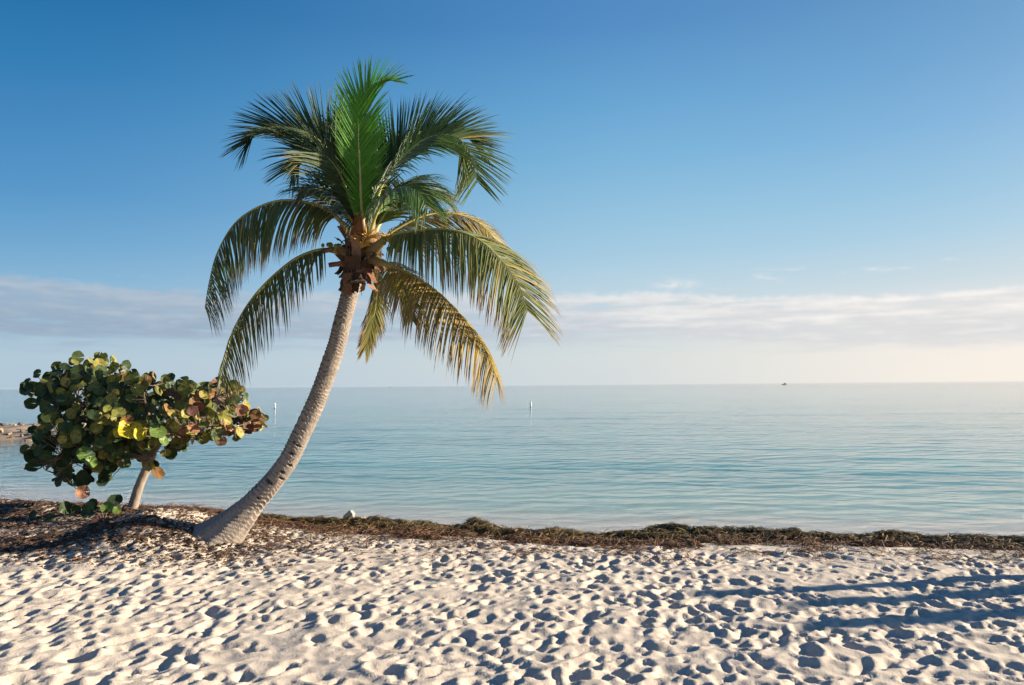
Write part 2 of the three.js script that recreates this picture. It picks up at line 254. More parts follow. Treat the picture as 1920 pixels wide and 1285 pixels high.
// ---------------------------------------------------------------- coconut palm
{
  const base = V(-3.9, 0.02, -10), palm = thing('coconut_palm', 'tall leaning coconut palm with a curved pale trunk and drooping green fronds', 'palm tree', base.toArray());
  const L = (x, y, z) => V(x - base.x, y - base.y, z - base.z);
  // trunk
  const path = [[-4.34, -0.34], [-3.97, 0.02], [-3.70, 0.29], [-3.46, 0.55], [-3.2, 0.84], [-2.99, 1.12], [-2.82, 1.47], [-2.64, 1.86], [-2.49, 2.25], [-2.36, 2.64], [-2.26, 3.03], [-2.17, 3.39], [-2.09, 3.68], [-2.03, 3.9]].map(([x, y]) => L(x, y, -10));
  const prof = [[0, 0.46], [0.055, 0.43], [0.105, 0.36], [0.15, 0.275], [0.2, 0.2], [0.26, 0.148], [0.34, 0.131], [0.5, 0.122], [0.8, 0.117], [1, 0.113]];
  const prad = (t) => { let i = 0; while (i < prof.length - 2 && t > prof[i + 1][0]) i++; return mix(prof[i][1], prof[i + 1][1], ss(0, 1, 0) + (t - prof[i][0]) / (prof[i + 1][0] - prof[i][0])); };
  // hollow scars in the bark: share along, angle, size
  const scars = [[0.335, 1.35, 0.050], [0.375, 1.9, 0.032], [0.43, 1.75, 0.036], [0.455, 2.0, 0.028], [0.46, 1.45, 0.022], [0.30, 0.55, 0.028], [0.285, 1.75, 0.022], [0.36, 2.3, 0.03], [0.40, 2.2, 0.03]];
  const total = 5.25, scarAt = (t, a) => { let s = 0; for (const [st, sa, sz] of scars) { const dl = (t - st) * total, da = Math.atan2(Math.sin(a - sa), Math.cos(a - sa)) * prad(t); s = Math.max(s, ss(1.15, 0.5, Math.hypot(dl * 1.5, da * 0.7) / sz + 0.5 * noise(dl * 40 + st * 90, da * 40))); } return s; };
  const ringAt = (t, a) => { const y = t * total + 0.07 * fbm(a < Math.PI ? a * 1.1 : (2 * Math.PI - a) * 1.1, t * 6, 3) + 0.09 * noise(t * 16, 3.3) + 0.02 * Math.sin(a), q = y / 0.062, f = q - Math.floor(q); return Math.pow(f, 1.6) - 0.5; };
  const g = tube(path, (t, a) => { const m = a < Math.PI ? a : 2 * Math.PI - a, flare = ss(0.3, 0.02, t); return prad(t) * (1 + 0.05 * fbm(m * 1.2, t * 14, 4)) + ringAt(t, a) * 0.018 * (1 - 0.8 * flare) * (0.6 + 0.6 * noise(m * 0.8, t * 9)) + flare * 0.016 * Math.sin(a * 9 + 3 * noise(t * 5, a)) * ss(0.5, 0.3, prad(t)) - scarAt(t, a) * 0.03; }, 96, { steps: 620, round: 1 });
  const cnt = 97;
  tinted(g, (x, y, z, i) => { const k = Math.floor(i / cnt), t = Math.min(1, k / 620), a = (i % cnt) / 96 * 6.283, m = a < Math.PI ? a : 2 * Math.PI - a, b = 1 + 0.30 * fbm(m * 3, t * 22, 4) + 0.16 * noise(m * 14, t * 120) + 0.22 * noise(m * 16, t * 9) * ss(0.35, 0.1, t), dk = Math.max(scarAt(t, a) * 0.85, 0.55 * ss(0.34, 0.6, fbm(m * 2.2 + 30, t * 26, 4)), 0.55 * ss(-0.3, -0.48, ringAt(t, a)) * ss(-0.4, 0.3, noise(m * 2, t * 40)) * ss(0.1, 0.4, t)); return [mix(0.25 * b, 0.03, dk), mix(0.207 * b, 0.025, dk), mix(0.172 * b, 0.02, dk)]; });
  const barkBump = dataTex(512, (u, v) => { const s = 0.5 + 0.2 * pn(u, v, 8, 6) + 0.25 * pn(u * 1, v, 64, 7) * 0.6 + 0.2 * pn(u, v, 128, 9); return [cl(s), cl(s), cl(s)]; });
  barkBump.repeat.set(2, 2);
  const bark = new THREE.MeshStandardMaterial({ vertexColors: true, roughness: 0.9, bumpMap: barkBump, bumpScale: 0.006 });
  part('trunk', g, bark, palm);

  // fronds; points in metres from the heart of the crown
  const heart = L(-1.99, 3.93, -10);
  const leafMat = new THREE.MeshPhysicalMaterial({ vertexColors: true, roughness: 1, transmission: 0.36, thickness: 0, clearcoat: 0.15, clearcoatRoughness: 0.35, side: THREE.DoubleSide });
  const ribMat = new THREE.MeshStandardMaterial({ vertexColors: true, roughness: 0.5 });
  const G = { bright: [0.068, 0.245, 0.010], deep: [0.016, 0.058, 0.009], mid: [0.045, 0.098, 0.010], olive: [0.135, 0.125, 0.014], gold: [0.36, 0.23, 0.03] };
  function frond(pts, o) {
    const f = new THREE.Group(); f.name = 'frond'; palm.add(f); f.position.copy(heart);
    const r = rng(o.seed), cur = new THREE.CatmullRomCurve3(pts.map((p) => V(...p)), false, 'centripetal'), flen = cur.getLength(), n = o.n ?? 92;
    const rib = tube(pts.map((p) => V(...p)), (t) => (0.034 * Math.pow(1 - t, 1.35) + 0.0035) * (1 + 1.5 * ss(0.16, 0, t)), 8, { steps: 40 });
    const rc = o.rib ?? [0.33, 0.30, 0.08];
    tinted(rib, (x, y, z, i) => { const k = ss(0.04, 0.2, Math.floor(i / 9) / 40); return [mix(0.13, rc[0], k), mix(0.085, rc[1], k), mix(0.03, rc[2], k)]; });
    part('rachis', rib, ribMat, f);
    const pos = [], col = [], idx = [], U0 = V(...(o.up ?? [0, 1, 0])), U1 = V(...(o.up2 ?? o.up ?? [0, 1, 0]));
    const down = V(0.03, -1, 0.0);
    for (const side of [-1, 1]) for (let k = 0; k < n; k++) {
      const t = mix(o.start ?? 0.17, 0.995, (k + 0.5 * (side > 0) + (r() - 0.5) * 0.5) / n); if (t > 1) continue;
      if (r() < (o.gap ?? 0.03)) continue;
      const P = cur.getPointAt(t), T = cur.getTangentAt(t), U = U0.clone().lerp(U1, t); U.addScaledVector(T, -U.dot(T)).normalize();
      const S = V(0, 0, 0).crossVectors(T, U).multiplyScalar(side);
      const alpha = mix(o.a0 ?? 1.15, o.a1 ?? 0.42, Math.pow(t, 1.3)) + (r() - 0.5) * 0.16, lift = (o.lift ?? 0.25) * (1 - Math.max(0.4, o.stiff ?? 0) * t) + (r() - 0.5) * 0.2;
      const len = (o.len ?? 0.85) * (0.55 + 0.45 * ss(0.1, 0.42, t)) * (1 - (o.taper ?? 0.55) * Math.pow(Math.max(0, (t - 0.45) / 0.55), 1.5)) * (0.88 + 0.22 * r());
      const d = T.clone().multiplyScalar(Math.cos(alpha)).addScaledVector(S, Math.sin(alpha)).addScaledVector(U, lift).normalize();
      const w = (o.w ?? 0.0145) * (0.75 + 0.5 * r()) * (t > 0.85 ? 0.75 : 1), seg = 6, b0 = pos.length / 3, droop = (o.droop ?? 0.9) * (0.75 + 0.5 * r()) * (1 - (o.stiff ?? 0.2) * t), kink = r() < 0.05 ? 0.4 + 0.4 * r() : 2;
      const tone = 1 + (r() - 0.5) * 0.45, old = cl((o.age ?? 0.1) + (r() - 0.5) * 0.5 * ((o.age ?? 0.1) + 0.12)), tipBrown = (o.brown ?? 0.25) * (0.4 + 1.2 * r()), sick = r() < (o.dead ?? 0.02);
      const q = P.clone().addScaledVector(U, 0.006), nrm = U.clone();
      for (let s = 0; s <= seg; s++) {
        const u = s / seg, wide = w * Math.min(1, 0.45 + u * 3.2) * Math.pow(1 - u, 0.62) + 0.0004, side3 = V(0, 0, 0).crossVectors(d, nrm); if (side3.lengthSq() < 1e-4) side3.copy(S); side3.normalize(); const nn = V(0, 0, 0).crossVectors(side3, d).normalize();
        const fold = 0.55 * wide;
        for (const c of [-1, 0, 1]) {
          const v = q.clone().addScaledVector(side3, c * wide).addScaledVector(nn, c ? fold : 0); pos.push(v.x, v.y, v.z);
          const br = cl((u - (1 - tipBrown)) * 4), A = o.col ?? G.mid, yel = G.gold, mid = c ? 1 : 1.25;
          const m = sick ? 0.85 : old; let cr = mix(A[0], yel[0], m) * tone * mid, cg = mix(A[1], yel[1], m) * tone * mid, cb = mix(A[2], yel[2], m) * tone * mid;
          cr = mix(cr, 0.26, br); cg = mix(cg, 0.17, br); cb = mix(cb, 0.07, br); col.push(cr, cg, cb);
        }
        if (s < seg) { q.addScaledVector(d, len / seg); d.addScaledVector(down, droop * (0.35 + u) / seg * (u > kink ? 2.5 : 1)).normalize(); nrm.copy(nn); }
      }
      for (let s = 0; s < seg; s++) for (const c of [0, 1]) { const a = b0 + s * 3 + c, e = a + 3; idx.push(a, a + 1, e, e, a + 1, e + 1); }
    }
    const g = new THREE.BufferGeometry(); g.setAttribute('position', new THREE.Float32BufferAttribute(pos, 3)); g.setAttribute('color', new THREE.Float32BufferAttribute(col, 3)); g.setIndex(idx); g.computeVertexNormals();
    const m = part('leaflets', g, leafMat, f); m.userData.kind = 'stuff';
    if (o.label) f.userData.label = o.label;
    return f;
  }
  const F = [
    // upright young frond, its upper face towards the shore
    [[[0.01, 0.12, 0.1], [0.02, 0.54, 0.32], [0.03, 0.95, 0.46], [0.02, 1.50, 0.52], [0.04, 1.84, 0.5], [0.17, 2.06, 0.48], [0.36, 2.14, 0.5], [0.54, 2.12, 0.52]], { up: [0.5, 0, 0.85], up2: [0.1, 0.5, 0.7], col: G.bright, age: 0, brown: 0.05, droop: 0.1, lift: 0.36, a0: 0.72, a1: 0.5, len: 0.66, taper: 0.6, w: 0.0145, rib: [0.42, 0.36, 0.15], n: 105, start: 0.12, label: 'bright green upright young frond with a pale midrib' }],
    [[[-0.02, 0.15, 0], [-0.18, 0.71, 0.1], [-0.34, 1.14, 0.25], [-0.48, 1.36, 0.35], [-0.73, 1.50, 0.45], [-1.03, 1.54, 0.5], [-1.28, 1.47, 0.5], [-1.44, 1.30, 0.5]], { up: [0.1, 0.45, 0.85], up2: [0.1, 0.6, 0.75], col: G.deep, age: 0.03, brown: 0.1, droop: 0.25, lift: 0.1, a0: 0.85, a1: 0.5, len: 0.9, start: 0.36, n: 105 }],
    [[[-0.03, 0.2, -0.1], [-0.12, 1.04, -0.3], [-0.26, 1.6, -0.5], [-0.43, 1.90, -0.65], [-0.66, 2.0, -0.8], [-0.84, 1.92, -0.9], [-0.94, 1.76, -0.95]], { up: [0.2, 0.5, 0.8], col: G.deep, age: 0.02, brown: 0.1, droop: 0.2, lift: 0.15, a0: 0.9, a1: 0.6, len: 0.82, n: 100 }],
    [[[-0.01, 0.15, 0.1], [-0.13, 0.65, 0.35], [-0.26, 0.98, 0.55], [-0.42, 1.12, 0.7], [-0.60, 1.06, 0.8], [-0.74, 0.86, 0.85]], { up: [0.2, 0.55, 0.7], col: G.deep, age: 0.06, brown: 0.15, droop: 0.6, len: 0.85, lift: 0.05, a0: 1.0, a1: 0.5, n: 90 }],
    [[[0.05, 0.17, 0.1], [0.22, 0.71, 0.3], [0.5, 1.02, 0.45], [0.79, 1.28, 0.55], [1.08, 1.38, 0.6], [1.33, 1.33, 0.6], [1.50, 1.06, 0.6], [1.56, 0.75, 0.6]], { stiff: 0.85, up: [-0.65, 0.72, 0.15], up2: [0.45, 0.3, 0.85], col: G.mid, age: 0.03, brown: 0.1, droop: 1.25, len: 0.98, lift: 0.06, a0: 1.1, a1: 0.75, rib: [0.30, 0.30, 0.09], n: 130 }],
    [[[0.05, 0.2, 0], [0.21, 0.91, -0.1], [0.49, 1.42, -0.2], [0.78, 1.66, -0.3], [1.07, 1.76, -0.4], [1.33, 1.74, -0.45], [1.52, 1.62, -0.5]], { up: [-0.15, 0.35, 0.9], up2: [-0.1, 0.5, 0.85], col: G.deep, age: 0.02, brown: 0.12, droop: 0.15, len: 0.98, lift: 0.12, a0: 0.7, a1: 0.5, start: 0.36, n: 110 }],
    [[[0.02, 0.2, -0.1], [0.03, 1.02, -0.5], [0.11, 1.5, -0.9], [0.21, 1.82, -1.2], [0.29, 2.0, -1.4]], { up: [0, 0.4, 0.9], col: G.mid, age: 0.08, brown: 0.1, droop: 0.15, len: 0.75, lift: 0.2, a0: 0.8, w: 0.014, n: 70 }],
    [[[-0.06, 0.0, 0.1], [-0.19, 0.27, 0.2], [-0.47, 0.5, 0.35], [-0.89, 0.57, 0.5], [-1.18, 0.5, 0.55], [-1.5, 0.28, 0.6], [-1.74, -0.11, 0.6], [-1.84, -0.5, 0.6], [-1.89, -0.84, 0.6]], { stiff: 0.4, up: [0, 1, 0.15], up2: [-0.85, 0.5, 0.5], col: [0.03, 0.082, 0.009], age: 0.1, brown: 0.3, droop: 3.2, len: 1.08, lift: -0.75, taper: 0.58, dead: 0.08, a0: 1.3, a1: 0.75, n: 130 }],
    [[[-0.08, -0.08, 0], [-0.47, -0.02, 0.2], [-0.77, -0.14, 0.35], [-1.05, -0.38, 0.45], [-1.33, -0.70, 0.5], [-1.55, -1.07, 0.5], [-1.68, -1.46, 0.5], [-1.73, -1.73, 0.5]], { stiff: 0.55, up: [-0.3, 1, 0.25], up2: [-0.8, 0.4, 0.7], col: [0.03, 0.078, 0.009], age: 0.12, brown: 0.35, droop: 2.6, len: 0.98, lift: -0.55, taper: 0.4, dead: 0.08, a0: 1.35, a1: 0.7, n: 120 }],
    [[[0.03, -0.16, -0.1], [0.07, -0.22, -0.4], [0.06, -0.46, -0.6], [-0.01, -0.83, -0.75], [-0.09, -1.12, -0.8], [-0.14, -1.3, -0.8]], { up: [0.7, 0.3, 0.6], up2: [0.7, 0.1, 0.6], col: G.mid, age: 0.28, brown: 0.45, droop: 0.5, len: 0.5, lift: 0.0, a0: 0.75, a1: 0.35, n: 80 }],
    [[[0.1, -0.12, 0.1], [0.37, -0.24, 0.3], [0.69, -0.40, 0.5], [1.03, -0.63, 0.65], [1.34, -0.94, 0.75], [1.58, -1.25, 0.8], [1.72, -1.52, 0.8], [1.79, -1.72, 0.8]], { stiff: 0.5, up: [0.3, 1, 0.25], up2: [0.85, 0.4, 0.5], col: G.olive, age: 0.55, brown: 0.5, droop: 2.8, len: 0.95, lift: -0.6, taper: 0.45, a0: 1.3, a1: 0.6, n: 125, rib: [0.34, 0.28, 0.08], label: 'yellowing lower frond hanging out over the beach' }],
    [[[0.1, -0.06, 0.15], [0.38, 0.1, 0.35], [0.72, 0.14, 0.55], [1.19, 0.12, 0.75], [1.57, -0.02, 0.85], [1.87, -0.30, 0.9], [2.09, -0.63, 0.9], [2.18, -0.94, 0.9]], { stiff: 0.9, up: [0, 1, 0.15], up2: [0.55, 0.4, 0.9], col: G.mid, age: 0.17, brown: 0.35, droop: 3.0, len: 1.06, lift: -0.6, taper: 0.35, dead: 0.1, a0: 1.3, a1: 0.75, n: 175, rib: [0.25, 0.24, 0.06] }],
    [[[0.05, 0.0, -0.1], [0.31, 0.29, -0.3], [0.63, 0.52, -0.45], [0.91, 0.64, -0.6], [1.2, 0.65, -0.7], [1.52, 0.53, -0.75], [1.76, 0.29, -0.8], [2.04, -0.02, -0.8]], { stiff: 0.75, up: [0.1, 0.9, 0.3], up2: [0.5, 0.7, 0.6], col: G.olive, age: 0.4, brown: 0.35, droop: 2.0, len: 0.92, lift: -0.35, a0: 1.25, a1: 0.6, n: 125, rib: [0.36, 0.32, 0.1] }],
    [[[0.07, 0.1, 0.2], [0.27, 0.46, 0.45], [0.46, 0.62, 0.65], [0.68, 0.66, 0.8], [0.86, 0.55, 0.9], [0.96, 0.36, 0.92]], { up: [-0.1, 0.9, 0.5], col: [0.04, 0.13, 0.014], age: 0.04, brown: 0.15, droop: 2.0, len: 0.8, lift: 0.0, a0: 1.1, a1: 0.7, n: 100 }],
    [[[-0.05, 0.15, -0.1], [-0.22, 0.62, -0.4], [-0.42, 0.92, -0.7], [-0.64, 1.02, -0.9], [-0.82, 0.92, -1.0], [-0.92, 0.68, -1.05]], { up: [0, 0.9, 0.5], col: G.deep, age: 0.05, brown: 0.2, droop: 1.4, len: 0.85, a0: 1.1, a1: 0.6, n: 95 }],
    [[[0.04, -0.12, -0.2], [0.18, -0.13, -0.5], [0.33, -0.28, -0.8], [0.43, -0.53, -1.0], [0.48, -0.82, -1.05]], { up: [0.2, 0.8, -0.5], col: G.deep, age: 0.15, brown: 0.3, droop: 1.4, len: 0.62, n: 70, a0: 1.1 }],
    [[[-0.04, 0.12, 0.1], [-0.16, 0.42, 0.32], [-0.32, 0.62, 0.5], [-0.5, 0.7, 0.62], [-0.66, 0.62, 0.7]], { up: [0, 0.8, 0.6], col: G.deep, age: 0.05, brown: 0.15, droop: 1.6, len: 0.75, n: 80, a0: 1.1, a1: 0.7 }],
    [[[0.06, 0.15, -0.1], [0.25, 0.6, -0.35], [0.5, 0.9, -0.6], [0.8, 1.0, -0.8], [1.05, 0.9, -0.9]], { up: [0, 0.8, 0.6], col: G.mid, age: 0.1, brown: 0.15, droop: 1.4, len: 0.8, n: 90, a0: 1.1, a1: 0.7 }],
  ];
  F.forEach(([p, o], i) => { frond(p, { seed: 100 + i, ...o }); });
  // folded spear leaves standing out beside the upper fronds
  const spearMat = new THREE.MeshStandardMaterial({ color: lin(0.30, 0.27, 0.11), roughness: 0.6 });
  for (const [a, b] of [[[-0.42, 1.28, 0.3], [-1.08, 1.98, 0.35]]]) {
    const m = V(...a).lerp(V(...b), 0.5).add(V(0, 0.02, 0)); const s = part('spear_leaf', tube([V(...a), m, V(...b)], [0.012, 0.016, 0.014, 0.004], 6, { flat: 0.5 }), spearMat, palm); s.position.copy(heart);
  }
  // the heart: leaf bases, torn fibre, old stubs, flower stalks, young nuts
  const brown = (a, b, c) => new THREE.MeshStandardMaterial({ color: lin(a, b, c), roughness: 0.95, bumpMap: barkBump, bumpScale: 0.01, side: THREE.DoubleSide });
  const fibre = [brown(0.15, 0.07, 0.035), brown(0.20, 0.105, 0.06), brown(0.07, 0.038, 0.022), brown(0.25, 0.145, 0.09)];
  const rr = rng(77);
  const core = part('leaf_base_core', tube([V(-0.10, -0.32, 0), V(-0.05, -0.12, 0), V(0, 0.1, 0), V(0.02, 0.35, 0)], (t, a) => mix(0.14, 0.10, t) * (1 + 0.14 * Math.sin(a * 5 + t * 9) + 0.1 * noise(a * 2, t * 6)), 24, { steps: 24 }), fibre[2], palm); core.position.copy(heart);
  for (let k = 0; k < 46; k++) {                                              // ragged sheaths of fibre wrapped round the heart
    const a = rr() * 6.283, y0 = -0.36 + 0.5 * rr(), hgt = 0.14 + 0.22 * rr(), wid = 0.5 + 0.7 * rr(), nU = 8, nV = 7, pos = [], uv = [], idx = [], out = 0.13 + 0.10 * rr(), flare = (rr() - 0.2) * 0.2, cx = -0.04 - 0.05 * (y0 < -0.1), hang = rr() < 0.4 ? -1 : 1;
    for (let v = 0; v <= nV; v++) for (let u = 0; u <= nU; u++) { const e = u / nU - 0.5, w = v / nV, th = a + e * wid * (1 - 0.35 * w), rad = out + flare * w * w + 0.03 * noise(u * 0.7 + k * 3, v * 0.8) + 0.05 * w * Math.abs(e), tear = v === nV ? 0.09 * rr() : 0; pos.push(cx + Math.cos(th) * rad, y0 + hang * hgt * (w - tear), Math.sin(th) * rad); uv.push(u / nU * 0.3, w * hgt); }
    for (let v = 0; v < nV; v++) for (let u = 0; u < nU; u++) { const p = v * (nU + 1) + u, q = p + nU + 1; idx.push(p, q, p + 1, p + 1, q, q + 1); }
    const g = new THREE.BufferGeometry(); g.setAttribute('position', new THREE.Float32BufferAttribute(pos, 3)); g.setAttribute('uv', new THREE.Float32BufferAttribute(uv, 2)); g.setIndex(idx); g.computeVertexNormals();
    part('fibre_sheath', g, fibre[Math.floor(rr() * 4)], palm).position.copy(heart);
  }
  const strings = []; for (let k = 0; k < 60; k++) { const a = rr() * 6.283, y = -0.38 + 0.6 * rr(), d = 0.15 + 0.07 * rr(), x = Math.cos(a) * d - 0.04, z = Math.sin(a) * d, l = 0.08 + 0.2 * rr(); strings.push(tube([V(x, y, z), V(x * 1.25, y - l * 0.3 + 0.04, z * 1.25), V(x * 1.35 + 0.05 * (rr() - 0.5), y - l, z * 1.35 + 0.05 * (rr() - 0.5))], [0.008, 0.006, 0.002], 4, { steps: 5 })); }
  const fs = part('hanging_fibre', mergeGeometries(strings), fibre[1], palm); fs.position.copy(heart); fs.userData.kind = 'stuff';
  for (const [p, w] of [[[[0.0, 0.05, 0.2], [0.0, 0.26, 0.34], [0.03, 0.46, 0.42]], 0.055], [[[0.06, 0.08, 0.2], [0.12, 0.3, 0.33], [0.19, 0.5, 0.42]], 0.036], [[[-0.07, 0.04, 0.18], [-0.07, 0.26, 0.3], [-0.04, 0.42, 0.36]], 0.05]])
    part('spathe', tube(p.map((q) => V(...q)), [w * 0.6, w, w * 0.7, 0.004], 10, { flat: 0.45 }), brown(0.22, 0.085, 0.03), palm).position.copy(heart);
  for (const p of [[[-0.13, -0.22, 0.05], [-0.3, -0.19, 0.12], [-0.44, -0.22, 0.15]], [[0.12, -0.12, 0.1], [0.24, -0.22, 0.16], [0.3, -0.3, 0.18]], [[-0.12, -0.05, 0.08], [-0.32, 0.0, 0.18], [-0.52, -0.05, 0.24]]])
    part('broken_stalk', tube(p.map((q) => V(...q)), (t, a) => 0.042 * (1 - 0.3 * t) * (1 + 0.2 * Math.sin(a * 3 + t * 8)), 10), fibre[1], palm).position.copy(heart);
  const flower = new THREE.MeshStandardMaterial({ color: lin(0.36, 0.22, 0.04), roughness: 0.7 }), nutM = new THREE.MeshStandardMaterial({ color: lin(0.13, 0.13, 0.02), roughness: 0.5 });
  for (const [bx, by, bz, n] of [[0.08, 0.10, 0.27, 24], [0.02, 0.0, 0.24, 16], [0.40, 0.04, 0.36, 14]]) {
    const gs = []; for (let k = 0; k < n; k++) { const a = rr() * 6.28, e = 0.5 + rr(), l = 0.16 + 0.14 * rr(), d = V(Math.cos(a) * e * 0.6 + 0.2, 0.7 - 0.5 * rr(), Math.abs(Math.sin(a)) * e * 0.7).normalize(); gs.push(tube([V(bx, by, bz), V(bx, by, bz).addScaledVector(d, l * 0.5), V(bx, by - 0.05, bz).addScaledVector(d, l)], [0.009, 0.007, 0.009, 0.003], 5, { steps: 6 })); }
    const st = part('flower_stalk', mergeGeometries(gs), flower, palm); st.position.copy(heart);
  }
  const nutG = new THREE.SphereGeometry(0.032, 12, 9); nutG.scale(1, 1.2, 1);
  for (let k = 0; k < 22; k++) { const s = k < 14; const m = part('young_nut', nutG, nutM, palm); m.position.copy(heart).add(s ? V(0.32 + 0.24 * rr(), -0.08 + 0.14 * rr(), 0.36 + 0.14 * rr()) : V(-0.5 + 0.26 * rr(), -0.04 + 0.08 * rr(), 0.2 + 0.1 * rr())); m.scale.setScalar(0.6 + 0.5 * rr()); }
}

// ---------------------------------------------------------------- sea grape
const grape = (() => {
  // round leathery leaf: unit radius 1, notch at the stalk (origin), face up +y
  const leafGeo = (seed) => {
    const r = rng(seed), n = 16, pos = [0, 0, 0], uv = [0.5, 0.02], idx = [], cup = (r() - 0.3) * 0.55, wav = 0.05 + r() * 0.16, bend = 0.5 * (r() - 0.5);
    for (const q of [0.55, 1]) for (let k = 0; k <= n; k++) { const a = -Math.PI / 2 + (k / n - 0.5) * 2 * Math.PI * 0.965 + Math.PI, R = q * (1 + 0.04 * Math.sin(k * 2.1 + seed)), x = Math.cos(a) * R * (0.84 + 0.04 * seed), z = 0.94 + Math.sin(a) * R * 0.94; pos.push(x, cup * (x * x + (z - 0.94) ** 2) * 0.6 + q * wav * Math.sin(k * 1.2 + seed) + bend * z * z * 0.25 - 0.12 * (1 - Math.abs(x)) * 0.5, z); uv.push(0.5 + x * 0.48, 0.02 + z * 0.5); }
    const c = pos.length / 3; pos.push(0, -0.08, 0.94); uv.push(0.5, 0.49);
    for (let k = 0; k < n; k++) { idx.push(c, 2 + k - 1 + 1 - 1, 1 + k); const a = 1 + k, b = a + n + 1; idx.push(a, b, a + 1, a + 1, b, b + 1); }
    const ix = []; for (let k = 0; k < n; k++) { const a = 1 + k, b = a + n + 1; ix.push(c, a + 1, a, a, a + 1, b, a + 1, b + 1, b); }
    const g = new THREE.BufferGeometry(); g.setAttribute('position', new THREE.Float32BufferAttribute(pos.map((v) => v), 3)); g.setAttribute('uv', new THREE.Float32BufferAttribute(uv, 2)); g.setIndex(ix); g.computeVertexNormals(); return g;
  };
  const geos = [1, 2, 3, 4, 5, 6].map(leafGeo);
  const N = 256, vein = (tone, spotted) => dataTex(N, (u, v) => {
    const x = (u - 0.5) / 0.48, z = (v - 0.02) / 0.5; let k = Math.max(0, 1 - Math.abs(x) / 0.045);
    for (let i = 0; i < 6; i++) { const z0 = 0.08 + i * 0.3, zz = z - z0 - Math.abs(x) * (0.55 - 0.05 * i) - 0.12 * x * x; k = Math.max(k, (1 - Math.abs(zz) / 0.035) * (1 - Math.abs(x) * 0.5)); }
    k = cl(k); const n = 0.86 + 0.14 * pn(u, v, 12, 3) + 0.1 * pn(u, v, 48, 5), sp = spotted * ss(0.15, 0.6, pn(u, v, 7, 11) + 0.5 * pn(u, v, 21, 12)), c = tone.map((q) => q * n), ve = tone.map((q) => Math.min(1, q * 1.25 + 0.12));
    return [0, 1, 2].map((i) => cl(mix(mix(c[i], ve[i], k * 0.75), [0.42, 0.25, 0.14][i], sp)));
  }, true);
  // sRGB tones: leaf greens, olives, bronze, russet and pink ageing leaves
  const tones = [[[0.13, 0.24, 0.05], 0.05], [[0.22, 0.30, 0.06], 0.08], [[0.45, 0.46, 0.13], 0.12], [[0.58, 0.54, 0.22], 0.15], [[0.52, 0.36, 0.15], 0.2], [[0.62, 0.42, 0.30], 0.2], [[0.30, 0.14, 0.10], 0.2], [[0.80, 0.70, 0.05], 0.03], [[0.36, 0.47, 0.15], 0.04]];
  const mats = tones.map(([t, s]) => new THREE.MeshPhysicalMaterial({ map: vein(t, s), roughness: 1, transmission: 0.2, thickness: 0, clearcoat: 0.22, clearcoatRoughness: 0.35, side: THREE.DoubleSide }));
  return { geos, mats };
})();
const branchMat = new THREE.MeshStandardMaterial({ color: lin(0.14, 0.105, 0.075), roughness: 0.9 });
